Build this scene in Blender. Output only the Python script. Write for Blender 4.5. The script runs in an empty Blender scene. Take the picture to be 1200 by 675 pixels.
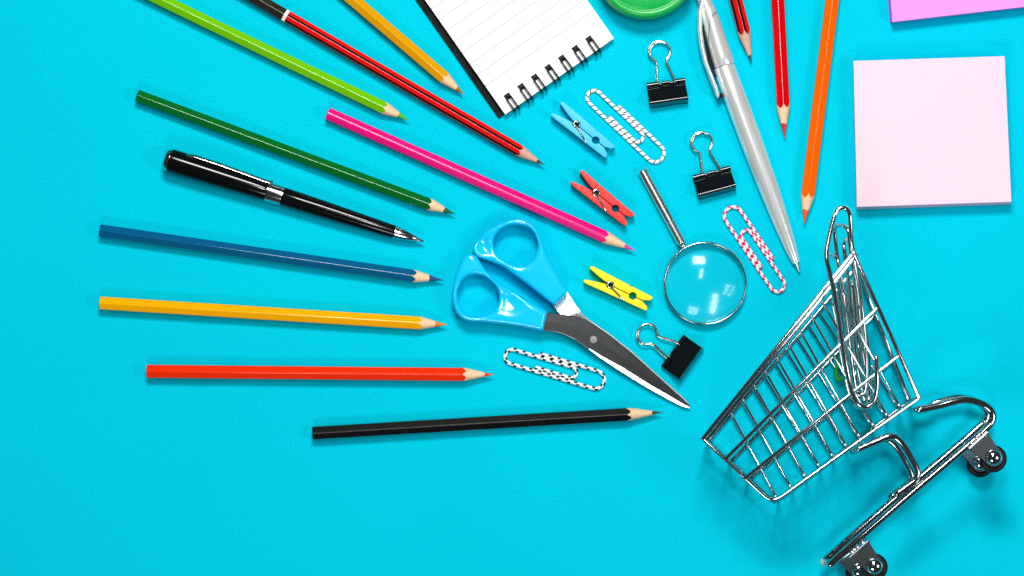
import bpy, bmesh, math, random
from mathutils import Vector, Matrix
random.seed(7)
S = 0.00044            # metres per photo pixel on the table plane
H = 3000.0             # camera height in the same pixel unit
PI = math.pi
scene = bpy.context.scene
COL = scene.collection

def at(x, y, z=0.0):
    """point that stands z (px) above the table and is seen at photo pixel x, y"""
    f = 1 - z / H
    return Vector(((x - 600) * f * S, (337.5 - y) * f * S, z * S))

def lin(c):
    c = c / 255.0
    return c / 12.92 if c <= 0.04045 else ((c + 0.055) / 1.055) ** 2.4
def rgb(r, g, b): return (lin(r), lin(g), lin(b), 1.0)

# ------------------------------------------------------------------ materials
def nt(name):
    m = bpy.data.materials.new(name); m.use_nodes = True
    t = m.node_tree
    b = t.nodes['Principled BSDF']
    return m, t, b
def node(t, kind, **kw):
    n = t.nodes.new(kind)
    for k, v in kw.items(): setattr(n, k, v)
    return n
def noise(t, scale, detail=4, coord='Object'):
    tc = node(t, 'ShaderNodeTexCoord'); n = node(t, 'ShaderNodeTexNoise')
    n.inputs['Scale'].default_value = scale; n.inputs['Detail'].default_value = detail
    t.links.new(tc.outputs[coord], n.inputs['Vector'])
    return n
def ramp(t, src, stops):
    r = node(t, 'ShaderNodeValToRGB')
    e = r.color_ramp.elements
    while len(e) < len(stops): e.new(0.5)
    for el, (p, c) in zip(e, stops): el.position = p; el.color = c
    t.links.new(src, r.inputs['Fac'])
    return r
def bump(t, b, src, strength, dist):
    n = node(t, 'ShaderNodeBump'); n.inputs['Strength'].default_value = strength
    n.inputs['Distance'].default_value = dist
    t.links.new(src, n.inputs['Height']); t.links.new(n.outputs['Normal'], b.inputs['Normal'])
def sc(c, k): return (min(1, c[0] * k), min(1, c[1] * k), min(1, c[2] * k), 1)

def paint(name, c, rough=0.22, var=0.12, coat=0.0, nscale=900, bmp=0.0, metal=0.0, spec=0.5):
    m, t, b = nt(name)
    n = noise(t, nscale)
    r = ramp(t, n.outputs['Fac'], [(0.3, sc(c, 1 - var)), (0.7, sc(c, 1 + var))])
    t.links.new(r.outputs['Color'], b.inputs['Base Color'])
    n2 = noise(t, nscale * 0.4, 5)
    rr = ramp(t, n2.outputs['Fac'], [(0.3, (rough * 0.75,) * 3 + (1,)), (0.75, (min(1, rough * 1.35),) * 3 + (1,))])
    t.links.new(rr.outputs['Color'], b.inputs['Roughness'])
    b.inputs['Metallic'].default_value = metal
    b.inputs['Coat Weight'].default_value = coat
    b.inputs['Specular IOR Level'].default_value = spec
    b.inputs['Coat Roughness'].default_value = 0.06
    if bmp: bump(t, b, n2.outputs['Fac'], bmp, 0.0003)
    return m

def metal(name, c, rough=0.12, var=0.05, nscale=4000, bmp=0.0, mt=1.0):
    m = paint(name, c, rough, var, 0, nscale, bmp, mt)
    b = m.node_tree.nodes['Principled BSDF']
    for l in list(b.inputs['Roughness'].links): m.node_tree.links.remove(l)
    b.inputs['Roughness'].default_value = rough
    return m

M = {}
# turquoise craft paper
m, t, b = nt('turquoise_paper'); M['paper'] = m
n1 = noise(t, 1250, 5); n2 = noise(t, 9, 4); n3 = noise(t, 2600, 2)
mx = node(t, 'ShaderNodeMath', operation='ADD'); t.links.new(n1.outputs['Fac'], mx.inputs[0])
t.links.new(n3.outputs['Fac'], mx.inputs[1])
mh = node(t, 'ShaderNodeMath', operation='MULTIPLY'); mh.inputs[1].default_value = 0.5
t.links.new(mx.outputs[0], mh.inputs[0])
PAPER = (0.0012, 0.575, 0.765, 1)
r = ramp(t, mh.outputs[0], [(0.36, sc(PAPER, 0.84)), (0.56, sc(PAPER, 1.04)), (0.68, (0.012, 0.72, 0.90, 1))])
r2 = ramp(t, n2.outputs['Fac'], [(0.3, (0.955, 0.955, 0.965, 1)), (0.7, (1, 1, 1, 1))])
mm = node(t, 'ShaderNodeMix', data_type='RGBA', blend_type='MULTIPLY'); mm.inputs['Factor'].default_value = 1
t.links.new(r.outputs['Color'], mm.inputs[6]); t.links.new(r2.outputs['Color'], mm.inputs[7])
t.links.new(mm.outputs[2], b.inputs['Base Color'])
b.inputs['Roughness'].default_value = 0.9; b.inputs['Specular IOR Level'].default_value = 0.0
bump(t, b, mh.outputs[0], 0.3, 0.00015)

M['chrome'] = metal('chrome_wire', (0.56, 0.58, 0.58, 1), 0.13)
M['chrome_tube'] = metal('chrome_tube', (0.52, 0.54, 0.54, 1), 0.10)
M['fork_plate'] = metal('dark_chrome_plate', (0.45, 0.49, 0.52, 1), 0.21)
M['clip_steel'] = metal('bright_clip_steel', (0.60, 0.60, 0.58, 1), 0.12)
M['nickel'] = metal('nickel_wire', (0.78, 0.74, 0.64, 1), 0.18)
M['silver'] = metal('satin_silver', (0.92, 0.94, 0.94, 1), 0.26, 0.03, 5000, 0.0, 0.55)
M['handle_steel'] = metal('polished_handle', (0.85, 0.83, 0.80, 1), 0.27)
M['blade_edge'] = metal('ground_blade_edge', (0.95, 0.95, 0.95, 1), 0.34, 0.04)
M['black_paint'] = paint('black_lacquer', (0.003, 0.0035, 0.004, 1), 0.11, 0.2, 0.0, 6000, spec=0.28)
M['black_enamel'] = paint('black_enamel', (0.004, 0.006, 0.008, 1), 0.10, 0.3, 0.3, 2400, 0.0)
M['black_matt'] = paint('matt_black', (0.006, 0.007, 0.007, 1), 0.6, 0.3, spec=0.12)
M['rubber'] = paint('black_rubber', (0.004, 0.004, 0.004, 1), 0.45, 0.3, spec=0.25)
M['cap_rubber'] = paint('milky_end_cap', rgb(150, 205, 205), 0.4, 0.05)
M['white_paint'] = paint('white_paint', rgb(240, 238, 232), 0.4, 0.04)
M['blue_plastic'] = paint('sky_blue_plastic', (0.004, 0.58, 0.97, 1), 0.13, 0.03, 0.0, 500, 0.0)
M['green_lid'] = paint('green_plastic', (0.001, 0.42, 0.07, 1), 0.3, 0.08)
M['green_side'] = paint('dark_green_plastic', (0.001, 0.17, 0.06, 1), 0.25, 0.1)
M['green_coat'] = paint('green_plastic_coating', (0.003, 0.38, 0.05, 1), 0.3, 0.1)
M['peg_blue'] = paint('painted_wood_blue', (0.065, 0.60, 0.92, 1), 0.55, 0.10, 0, 1500, 0.15)
M['peg_red'] = paint('painted_wood_red', (0.88, 0.045, 0.035, 1), 0.55, 0.12, 0, 1500, 0.15)
M['peg_yellow'] = paint('painted_wood_yellow', (0.97, 0.80, 0.003, 1), 0.55, 0.08, 0, 1500, 0.15)
M['graphite'] = paint('graphite', (0.07, 0.07, 0.075, 1), 0.3, 0.3, 0, 3000, 0.2, 0.4)
M['rivet'] = metal('dull_rivet', (0.30, 0.30, 0.30, 1), 0.5)
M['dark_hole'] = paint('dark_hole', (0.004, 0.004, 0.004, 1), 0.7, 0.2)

def wood(name, c):
    m, t, b = nt(name)
    uv = node(t, 'ShaderNodeUVMap'); mp = node(t, 'ShaderNodeMapping'); mp.inputs['Scale'].default_value = (0.07, 5.0, 1)
    n = node(t, 'ShaderNodeTexNoise'); n.inputs['Scale'].default_value = 3.0; n.inputs['Detail'].default_value = 6
    t.links.new(uv.outputs['UV'], mp.inputs['Vector']); t.links.new(mp.outputs['Vector'], n.inputs['Vector'])
    n2 = noise(t, 3500, 3)
    a = node(t, 'ShaderNodeMath', operation='ADD'); t.links.new(n.outputs['Fac'], a.inputs[0]); t.links.new(n2.outputs['Fac'], a.inputs[1])
    h = node(t, 'ShaderNodeMath', operation='MULTIPLY'); h.inputs[1].default_value = 0.5; t.links.new(a.outputs[0], h.inputs[0])
    r = ramp(t, h.outputs[0], [(0.36, sc(c, 0.78)), (0.6, sc(c, 1.08))])
    t.links.new(r.outputs['Color'], b.inputs['Base Color']); b.inputs['Roughness'].default_value = 0.7
    bump(t, b, h.outputs[0], 0.3, 0.0003)
    return m
M['wood'] = wood('sharpened_wood', (0.90, 0.60, 0.37, 1))
M['pink_wood'] = wood('pinkish_cedar', (0.72, 0.40, 0.31, 1))

def striped_wire(name, ca, cb, period, duty, twist):
    """bands along a wire: uv.x is length in px, uv.y the turn round it"""
    m, t, b = nt(name)
    uv = node(t, 'ShaderNodeUVMap'); sp = node(t, 'ShaderNodeSeparateXYZ'); t.links.new(uv.outputs['UV'], sp.inputs[0])
    tw = node(t, 'ShaderNodeMath', operation='MULTIPLY'); tw.inputs[1].default_value = twist; t.links.new(sp.outputs['Y'], tw.inputs[0])
    ad = node(t, 'ShaderNodeMath', operation='ADD'); t.links.new(sp.outputs['X'], ad.inputs[0]); t.links.new(tw.outputs[0], ad.inputs[1])
    dv = node(t, 'ShaderNodeMath', operation='DIVIDE'); dv.inputs[1].default_value = period; t.links.new(ad.outputs[0], dv.inputs[0])
    fr = node(t, 'ShaderNodeMath', operation='FRACT'); t.links.new(dv.outputs[0], fr.inputs[0])
    lt = node(t, 'ShaderNodeMath', operation='LESS_THAN'); lt.inputs[1].default_value = duty; t.links.new(fr.outputs[0], lt.inputs[0])
    mx = node(t, 'ShaderNodeMix', data_type='RGBA'); mx.inputs[6].default_value = ca; mx.inputs[7].default_value = cb
    t.links.new(lt.outputs[0], mx.inputs['Factor']); t.links.new(mx.outputs[2], b.inputs['Base Color'])
    b.inputs['Roughness'].default_value = 0.35
    return m
WHT = rgb(242, 246, 246)
M['zebra_thin'] = striped_wire('white_coating_thin_black_twist', WHT, (0.01, 0.01, 0.012, 1), 7.0, 0.19, 7.0)
M['zebra_bold'] = striped_wire('white_coating_black_bands', WHT, (0.008, 0.008, 0.01, 1), 11.0, 0.36, 4.0)
M['candy'] = striped_wire('white_coating_pink_bands', WHT, rgb(235, 35, 110), 9.0, 0.42, 3.0)

def hex_stripes(name, red, t_cap=None, t_ring=None):
    """red and black lengthwise stripes; uv.x length in px from the blunt end, uv.y turn"""
    m, t, b = nt(name)
    uv = node(t, 'ShaderNodeUVMap'); sp = node(t, 'ShaderNodeSeparateXYZ'); t.links.new(uv.outputs['UV'], sp.inputs[0])
    k = node(t, 'ShaderNodeMath', operation='MULTIPLY'); k.inputs[1].default_value = 6.0; t.links.new(sp.outputs['Y'], k.inputs[0])
    fr = node(t, 'ShaderNodeMath', operation='FRACT'); t.links.new(k.outputs[0], fr.inputs[0])
    sb = node(t, 'ShaderNodeMath', operation='SUBTRACT'); sb.inputs[1].default_value = 0.5; t.links.new(fr.outputs[0], sb.inputs[0])
    ab = node(t, 'ShaderNodeMath', operation='ABSOLUTE'); t.links.new(sb.outputs[0], ab.inputs[0])
    gt = node(t, 'ShaderNodeMath', operation='GREATER_THAN'); gt.inputs[1].default_value = 0.34; t.links.new(ab.outputs[0], gt.inputs[0])
    mx = node(t, 'ShaderNodeMix', data_type='RGBA'); mx.inputs[6].default_value = red; mx.inputs[7].default_value = (0.012, 0.004, 0.004, 1)
    t.links.new(gt.outputs[0], mx.inputs['Factor'])
    out = mx.outputs[2]
    t.links.new(out, b.inputs['Base Color'])
    b.inputs['Roughness'].default_value = 0.18
    return m

# ------------------------------------------------------------------ mesh builder
class MB:
    def __init__(s): s.v = []; s.f = []; s.uv = []; s.mi = []; s.sm = []
    def face(s, idx, uv=None, mi=0, sm=True):
        s.f.append(idx); s.uv.append(uv or [(0, 0)] * len(idx)); s.mi.append(mi); s.sm.append(sm)
    def rings(s, rings, closed=False, caps=(True, True), lens=None, mi=0, sm=True, capmi=None):
        n = len(rings[0]); base = len(s.v)
        for r in rings: s.v.extend(r)
        m = len(rings)
        lens = lens or list(range(m))
        for i in range(m if closed else m - 1):
            a = base + i * n; bb = base + ((i + 1) % m) * n
            l0 = lens[i]; l1 = lens[i + 1] if i + 1 < m else lens[-1] + (lens[-1] - lens[-2])
            for j in range(n):
                k = (j + 1) % n
                s.face((a + j, a + k, bb + k, bb + j), [(l0, j / n), (l0, (j + 1) / n), (l1, (j + 1) / n), (l1, j / n)], mi, sm)
        cm = mi if capmi is None else capmi
        if not closed:
            if caps[0]: s.face(tuple(base + j for j in reversed(range(n))), [(lens[0], 0.0)] * n, cm, False)
            if caps[1]: s.face(tuple(base + (m - 1) * n + j for j in range(n)), [(lens[-1], 0.0)] * n, cm, False)
    def tube(s, pts, r, seg=12, closed=False, mi=0, round_ends=False):
        """pts in metres, r in px (number or list)"""
        pts = [Vector(p) for p in pts]
        q = [pts[0]]; rr0 = r if isinstance(r, (list, tuple)) else [r] * len(pts); rr = [rr0[0]]
        for p, x in zip(pts[1:], rr0[1:]):
            if (p - q[-1]).length > 1e-7: q.append(p); rr.append(x)
        pts = q; m = len(pts)
        if round_ends and not closed:
            d0 = (pts[0] - pts[1]).normalized(); d1 = (pts[-1] - pts[-2]).normalized()
            for k in (0.5, 0.85):
                pts = [pts[0] + d0 * rr[0] * S * 0.0] + pts
                pts[0] = q[0] + d0 * rr0[0] * S * (0.55 if k == 0.5 else 0.9)
                rr = [rr0[0] * (0.83 if k == 0.5 else 0.42)] + rr
                pts = pts + [q[-1] + d1 * rr0[-1] * S * (0.55 if k == 0.5 else 0.9)]
                rr = rr + [rr0[-1] * (0.83 if k == 0.5 else 0.42)]
            m = len(pts)
        tang = []
        for i in range(m):
            if closed: d = pts[(i + 1) % m] - pts[i - 1]
            elif i == 0: d = pts[1] - pts[0]
            elif i == m - 1: d = pts[-1] - pts[-2]
            else: d = (pts[i + 1] - pts[i]).normalized() + (pts[i] - pts[i - 1]).normalized()
            tang.append(d.normalized() if d.length > 1e-9 else Vector((1, 0, 0)))
        up = Vector((0, 0, 1))
        if abs(tang[0].dot(up)) > 0.9: up = Vector((0, 1, 0))
        nrm = (up - tang[0] * up.dot(tang[0])).normalized()
        rings = []; lens = [0.0]
        for i in range(m):
            if i:
                ax = tang[i - 1].cross(tang[i])
                if ax.length > 1e-8:
                    nrm = Matrix.Rotation(tang[i - 1].angle(tang[i]), 3, ax.normalized()) @ nrm
                nrm = (nrm - tang[i] * nrm.dot(tang[i])).normalized()
                lens.append(lens[-1] + (pts[i] - pts[i - 1]).length / S)
            bi = tang[i].cross(nrm)
            rings.append([pts[i] + (nrm * math.cos(2 * PI * j / seg) + bi * math.sin(2 * PI * j / seg)) * rr[i] * S for j in range(seg)])
        s.rings(rings, closed, lens=lens, mi=mi)
    def lathe(s, p0, axis, prof, seg=32, mi=0, caps=(True, True), sm=True):
        """prof: list of (distance px, radius px) along axis from p0"""
        ax = Vector(axis).normalized()
        up = Vector((0, 0, 1)) if abs(ax.z) < 0.9 else Vector((0, 1, 0))
        n = (up - ax * up.dot(ax)).normalized(); bi = ax.cross(n)
        rings = [[Vector(p0) + ax * d * S + (n * math.cos(2 * PI * j / seg) + bi * math.sin(2 * PI * j / seg)) * max(r, 0.01) * S for j in range(seg)] for d, r in prof]
        s.rings(rings, False, caps, [d for d, r in prof], mi, sm)
    def loft(s, loops, mi=0, sm=True, caps=(True, True)):
        s.rings([[Vector(p) for p in l] for l in loops], False, caps, None, mi, sm)
    def box(s, c, x, y, z, mi=0):
        """centre, three half-axis vectors"""
        b0 = len(s.v)
        for i in (-1, 1):
            for j in (-1, 1):
                for k in (-1, 1): s.v.append(Vector(c) + Vector(x) * i + Vector(y) * j + Vector(z) * k)
        for f in ((0, 1, 3, 2), (4, 6, 7, 5), (0, 4, 5, 1), (2, 3, 7, 6), (0, 2, 6, 4), (1, 5, 7, 3)):
            s.face(tuple(b0 + i for i in f), None, mi, False)
    def build(s, name, mats, parent=None, edge=None):
        if not isinstance(mats, (list, tuple)): mats = [mats]
        loc = parent_loc(parent)
        me = bpy.data.meshes.new(name)
        me.from_pydata([v - loc for v in s.v], [], s.f)
        for mt in mats: me.materials.append(mt)
        uvl = me.uv_layers.new(name='UVMap')
        i = 0
        for p in me.polygons:
            p.material_index = s.mi[p.index]; p.use_smooth = s.sm[p.index]
            for k in range(p.loop_total):
                uvl.data[p.loop_start + k].uv = s.uv[p.index][k]
        bm = bmesh.new(); bm.from_mesh(me); bmesh.ops.recalc_face_normals(bm, faces=bm.faces)
        if edge is not None:
            for e in bm.edges:
                if len(e.link_faces) == 2 and e.calc_face_angle(0) > edge: e.smooth = False
        bm.to_mesh(me); bm.free()
        o = bpy.data.objects.new(name, me); COL.objects.link(o)
        if parent is not None: o.parent = parent
        return o

def parent_loc(p):
    l = Vector((0, 0, 0))
    while p is not None:
        l += p.location; p = p.parent
    return l

def tag(o, label=None, cat=None, group=None, kind=None):
    if label: o['label'] = label
    if cat: o['category'] = cat
    if group: o['group'] = group
    if kind: o['kind'] = kind
    return o
def thing(name, label, cat, loc, group=None, rz=0):
    o = bpy.data.objects.new(name, None); COL.objects.link(o)
    o.empty_display_size = 0.01
    o.location = loc; o.rotation_euler = (0, 0, rz)
    return tag(o, label, cat, group)

def spline(pts, n=6, closed=False):
    """Catmull-Rom through 2-D or 3-D tuples"""
    P = [Vector(p) for p in pts]; out = []; m = len(P)
    for i in range(m if closed else m - 1):
        p1, p2 = P[i], P[(i + 1) % m]
        p0 = P[i - 1] if (closed or i) else p1 * 2 - p2
        p3 = P[(i + 2) % m] if (closed or i + 2 < m) else p2 * 2 - p1
        for k in range(n):
            u = k / n
            out.append(0.5 * ((2 * p1) + (p2 - p0) * u + (2 * p0 - 5 * p1 + 4 * p2 - p3) * u * u + (3 * p1 - p0 - 3 * p2 + p3) * u ** 3))
    if not closed: out.append(P[-1])
    return out

def prism(name, poly, z0, z1, bev, mat, parent, segs=2, zf=None):
    """poly: list of metre-space (x, y); z in px; bevelled edges"""
    loc = parent_loc(parent)
    bm = bmesh.new()
    vs = [bm.verts.new((p[0] - loc.x, p[1] - loc.y, z0 * S - loc.z)) for p in poly]
    f = bm.faces.new(vs)
    r = bmesh.ops.extrude_face_region(bm, geom=[f])
    bmesh.ops.translate(bm, verts=[g for g in r['geom'] if isinstance(g, bmesh.types.BMVert)], vec=(0, 0, (z1 - z0) * S))
    bmesh.ops.recalc_face_normals(bm, faces=bm.faces)
    if bev:
        es = [e for e in bm.edges if all(abs(v.co.z - e.verts[0].co.z) < 1e-9 for v in e.verts)]
        bmesh.ops.bevel(bm, geom=es, offset=bev * S, segments=segs, profile=0.5, affect='EDGES', clamp_overlap=True)
    for fc in bm.faces: fc.smooth = True
    for e in bm.edges:
        if len(e.link_faces) == 2 and e.calc_face_angle(0) > 0.6: e.smooth = False
    me = bpy.data.meshes.new(name); bm.to_mesh(me); bm.free()
    me.materials.append(mat)
    o = bpy.data.objects.new(name, me); COL.objects.link(o)
    if parent is not None: o.parent = parent
    return o

# ------------------------------------------------------------------ the surface
mb = MB()
mb.v = [Vector((-1.6, -1.6, 0)), Vector((1.6, -1.6, 0)), Vector((1.6, 1.6, 0)), Vector((-1.6, 1.6, 0))]
mb.face((0, 1, 2, 3), None, 0, False)
tag(mb.build('table_surface', M['paper']), kind='structure')

# ------------------------------------------------------------------ pencils
def hexring(R, rc, k=7, rot=PI / 6 * 0):
    """rounded hexagon, flats top and bottom: list of (angle, radius) per point, plus local y,z"""
    pts = []
    inner = R - rc / math.cos(PI / 6)
    for c in range(6):
        a = c * PI / 3 + rot
        for i in range(k):
            b = a - PI / 6 + (PI / 3) * i / (k - 1)
            pts.append((inner * math.cos(a) + rc * math.cos(b), inner * math.sin(a) + rc * math.sin(b)))
        # two more on the flat so that its shading stays flat
        a2 = a + PI / 3
        p = (inner * math.cos(a) + rc * math.cos(a + PI / 6), inner * math.sin(a) + rc * math.sin(a + PI / 6))
        q = (inner * math.cos(a2) + rc * math.cos(a2 - PI / 6), inner * math.sin(a2) + rc * math.sin(a2 - PI / 6))
        for u in (0.25, 0.5, 0.75): pts.append((p[0] + (q[0] - p[0]) * u, p[1] + (q[1] - p[1]) * u))
    return pts

def pencil(label, e, bnd, lead, tip, w, paintm, leadm, woodm=None, rc=1.3, cap=None, roll=0.0):
    R = w / 2; zc = R * 0.985 + 0.1
    woodm = woodm or M['wood']
    pe, pt = at(e[0], e[1], zc), at(tip[0], tip[1], zc)
    ax = (pt - pe).normalized(); L = (pt - pe).length / S
    side = Vector((-ax.y, ax.x, 0)); up = Vector((0, 0, 1))
    tb = (at(bnd[0], bnd[1], zc) - pe).dot(ax) / S; tl = (at(lead[0], lead[1], zc) - pe).dot(ax) / S
    root = thing('pencil', label, 'pencil', Vector((pe.x, pe.y, 0)), 'pencils fanned out on the turquoise surface')
    sec = hexring(R, rc, rot=PI / 6 + roll); n = len(sec)
    rad = [math.hypot(*p) for p in sec]; rm = sum(rad) / n
    k = rm / (L - tb)
    def P(t, p): return pe + ax * t * S + side * p[0] * S + up * p[1] * S
    ph = [random.uniform(0, 6.28) for _ in range(4)]
    def wob(j, amp): 
        a = 2 * PI * j / n
        return amp * (math.sin(3 * a + ph[0]) * .5 + math.sin(7 * a + ph[1]) * .3 + math.sin(13 * a + ph[2]) * .35)
    bt = [L - rad[j] / k + wob(j, 0.9) for j in range(n)]
    # barrel
    mb = MB()
    end = [(p[0] * .93, p[1] * .93) for p in sec]
    stops = []
    def ringat(t, s_=1.0): return [P(t, (p[0] * s_, p[1] * s_)) for p in sec]
    if cap:
        tc, tr = cap
        b2 = MB(); b2.rings([ringat(0, .9), ringat(1.2, 1.01), ringat(tc, 1.01)], lens=[0, 1, tc], sm=False, caps=(True, False))
        b2.build('dipped_end', M['cap_black'], root)
        b3 = MB(); b3.rings([ringat(tc, 1.02), ringat(tr, 1.02)], lens=[tc, tr], sm=False, caps=(False, False)); b3.build('end_ring', M['white_paint'], root)
        t0 = tr
        mb.rings([ringat(t0), [P(bt[j], sec[j]) for j in range(n)]], lens=[t0, tb], sm=False, caps=(False, False))
    else:
        mb.rings([ringat(0, .93), ringat(0.7), [P(bt[j], sec[j]) for j in range(n)]], lens=[0, .7, tb], sm=False, caps=(True, False), capmi=1)
    mb.build('barrel', [paintm, woodm], root)
    # sharpened wood
    rl = (L - tl) * k
    lt = [tl + wob(j + 11, 1.0) for j in range(n)]
    def conep(j, t):
        r_ = max((L - t) * k, 0.4); c = r_ / rad[j]
        return P(t, (sec[j][0] * c, sec[j][1] * c)) if False else P(t, (math.cos(ang[j]) * r_, math.sin(ang[j]) * r_))
    ang = [math.atan2(p[1], p[0]) for p in sec]
    mw = MB()
    rr = []
    for u in (0, .25, .5, .75, 1):
        ring = []
        for j in range(n):
            t_ = bt[j] + (lt[j] - bt[j]) * u
            ring.append(conep(j, t_) if u else P(bt[j] - 0.05, (sec[j][0] * .992, sec[j][1] * .992)))
        rr.append(ring)
    mw.rings(rr, lens=[0, 8, 16, 24, 32], caps=(False, False)); mw.build('wood_cone', woodm, root)
    ml = MB()
    rr = [[conep(j, lt[j] - .1) for j in range(n)]]
    for u in (.4, .8): rr.append([conep(j, lt[j] + (L - 1.0 - lt[j]) * u) for j in range(n)])
    rr.append([conep(j, L - 1.0) for j in range(n)])
    rr.append([P(L, (math.cos(ang[j]) * .3, math.sin(ang[j]) * .3)) for j in range(n)])
    ml.rings(rr, lens=[0, 1, 2, 3, 4], caps=(False, True)); ml.build('lead', leadm, root)
    return root

# dipped black end with worn gold lettering smudge
m, t, b = nt('black_dip_worn_gold'); M['cap_black'] = m
uv = node(t, 'ShaderNodeUVMap'); mp = node(t, 'ShaderNodeMapping'); mp.inputs['Scale'].default_value = (0.35, 30, 1)
n = node(t, 'ShaderNodeTexNoise'); n.inputs['Scale'].default_value = 2.2; n.inputs['Detail'].default_value = 5
t.links.new(uv.outputs['UV'], mp.inputs['Vector']); t.links.new(mp.outputs['Vector'], n.inputs['Vector'])
r = ramp(t, n.outputs['Fac'], [(0.45, (0.012, 0.011, 0.009, 1)), (0.75, (0.06, 0.045, 0.02, 1))])
t.links.new(r.outputs['Color'], b.inputs['Base Color']); b.inputs['Roughness'].default_value = 0.22

def pp(name, c, rough=0.12): return paint(name, c, rough, 0.04, 0.0, 1500)
striped1 = hex_stripes('red_black_stripes', (0.85, 0.006, 0.006, 1))
striped2 = hex_stripes('red_black_stripes_short', (0.70, 0.006, 0.008, 1))
LG = (0.165, 0.53, 0.002, 1); DG = (0.001, 0.135, 0.018, 1); MG = (0.86, 0.004, 0.20, 1); BL = (0.001, 0.10, 0.24, 1)
AM = (1.0, 0.43, 0.001, 1); OR = (0.95, 0.028, 0.002, 1); OC = (0.75, 0.33, 0.001, 1); RD = (0.68, 0.001, 0.004, 1); OG = (1.0, 0.125, 0.0005, 1)
def ld(nm, c): return paint(nm, c, 0.5, 0.15, 0, 2500, 0.2)
pencil('lime green pencil running in from the top left edge', (150, -19), (449, 129), (467, 135), (480, 141), 16.6, pp('lime_paint', LG), ld('lime_lead', (0.06, 0.48, 0.004, 1)))
pencil('long red and black striped pencil with black dipped end and white ring', (270, -19), (608, 178), (629, 189.5), (639, 194), 16, striped1, M['graphite'], M['pink_wood'], cap=(73, 77))
pencil('mustard yellow pencil pointing at the notebook corner from the top edge', (380, -29), (519, 92), (535, 104), (544, 111), 17, pp('mustard_paint', OC), ld('mustard_lead', (0.36, 0.14, 0.003, 1)))
pencil('dark green pencil above the black ballpoint pen', (161, 112), (503, 240), (520, 246.5), (534, 251), 16.2, pp('dark_green_paint', DG), ld('dark_green_lead', (0.003, 0.10, 0.012, 1)))
pencil('bright magenta pink pencil lying above the scissors', (384, 133), (711, 276), (732, 288), (745, 294), 17, pp('magenta_paint', MG, 0.24), ld('magenta_lead', (0.72, 0.05, 0.36, 1)), rc=3.6)
pencil('dark blue pencil whose tip nearly touches the scissors handle', (117.5, 270), (485, 324), (503, 326), (520, 328.5), 16.6, pp('blue_paint', BL), ld('blue_lead', (0.004, 0.05, 0.17, 1)))
pencil('golden amber yellow pencil between the blue and the vermilion pencils', (117.5, 355), (492, 378.5), (510, 380), (524, 380.5), 17.4, pp('amber_paint', AM), ld('amber_lead', (0.80, 0.20, 0.002, 1)), rc=2.2)
pencil('vermilion red orange pencil lying level beside the black banded paperclip', (172.5, 435), (544, 438.5), (568, 439), (579, 439), 17.6, pp('vermilion_paint', OR), ld('vermilion_lead', (0.75, 0.04, 0.01, 1)), rc=2.2)
pencil('black pencil with graphite point, lowest of the pencils', (366.5, 507.5), (736, 485.5), (764, 484), (777, 483), 17, paint('black_pencil_paint', (0.004, 0.004, 0.005, 1), 0.22, 0.1, nscale=6000, spec=0.35), M['graphite'])
pencil('short red and black striped pencil tip right of the silver pen', (851, -44), (872.5, 37.5), (878.5, 65), (881, 74), 17, striped2, M['graphite'], M['pink_wood'])
pencil('plain red pencil standing upright at the top between striped and orange ones', (909, -40), (917, 124), (918.6, 145), (919.5, 162), 17.6, pp('red_paint', RD), ld('red_lead', (0.72, 0.02, 0.03, 1)), rc=2.4)
pencil('orange pencil with point beside the silver paperclips', (980, -40), (945.5, 229), (943, 246), (942, 263), 18, pp('orange_paint', OG), ld('orange_lead', (0.85, 0.10, 0.01, 1)), rc=2.0)

# ------------------------------------------------------------------ black ballpoint pen
zc = 14.2
p0, p1 = at(193, 186, zc), at(497, 283, 7)
p1 = Vector((p1.x, p1.y, p0.z - 4.5 * S))
ax = (p1 - p0).normalized(); LP = (p1 - p0).length / S
pen = thing('ballpoint_pen', 'glossy black ballpoint pen with silver ring and clip', 'pen', Vector((p0.x, p0.y, 0)))
mb = MB(); mb.lathe(p0, ax, [(0, 8.56), (1, 10.17), (1.5, 11.77), (5, 13.48), (6.5, 13.48)], 40); mb.build('end_cap', M['chrome'], pen, 0.6)
mb = MB(); mb.lathe(p0, ax, [(6.5, 13.27), (7, 13.91), (12, 14.23), (40, 13.80), (80, 12.84), (122, 11.45), (125, 11.02)], 48); mb.build('cap', M['black_paint'], pen, 0.6)
mb = MB(); mb.lathe(p0, ax, [(125, 10.91), (125.3, 11.45), (129, 11.56), (140, 11.34), (144, 11.13), (144.2, 10.59)], 48); mb.build('centre_ring', M['chrome'], pen, 0.6)
mb = MB(); mb.lathe(p0, ax, [(144.2, 10.81), (145, 11.02), (190, 10.27), (240, 8.88), (279, 7.70), (281, 7.49)], 48); mb.build('barrel', M['black_paint'], pen, 0.6)
mb = MB(); mb.lathe(p0, ax, [(281, 7.28), (282, 7.49), (284, 6.96), (286, 7.17), (299, 4.92), (308, 3.10), (309, 2.14), (313, 1.60), (LP - 2, 1.18), (LP, 0.54)], 32); mb.build('tip', M['chrome'], pen, 0.6)
sd = Vector((-ax.y, ax.x, 0)).normalized(); upv = ax.cross(sd) * -1
if upv.z < 0: upv = -upv
mb = MB()
cp = []
for tq, off, zz in ((22, 10.0, 6.5), (26, 12.2, 7.2), (34, 13.6, 7.4), (60, 13.4, 7.2), (95, 12.2, 6.6), (120, 11.0, 6.0), (125, 11.4, 5.8), (129, 12.4, 5.6)):
    c = p0 + ax * tq * S + sd * off * S + upv * zz * S
    wv = (upv * 0.82 - sd * 0.57) * 3.0 * S; nv = (sd * .82 + upv * .57) * 1.0 * S
    cp.append([c + wv * math.cos(a) + nv * math.sin(a) for a in [2 * PI * i / 14 for i in range(14)]])
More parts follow.
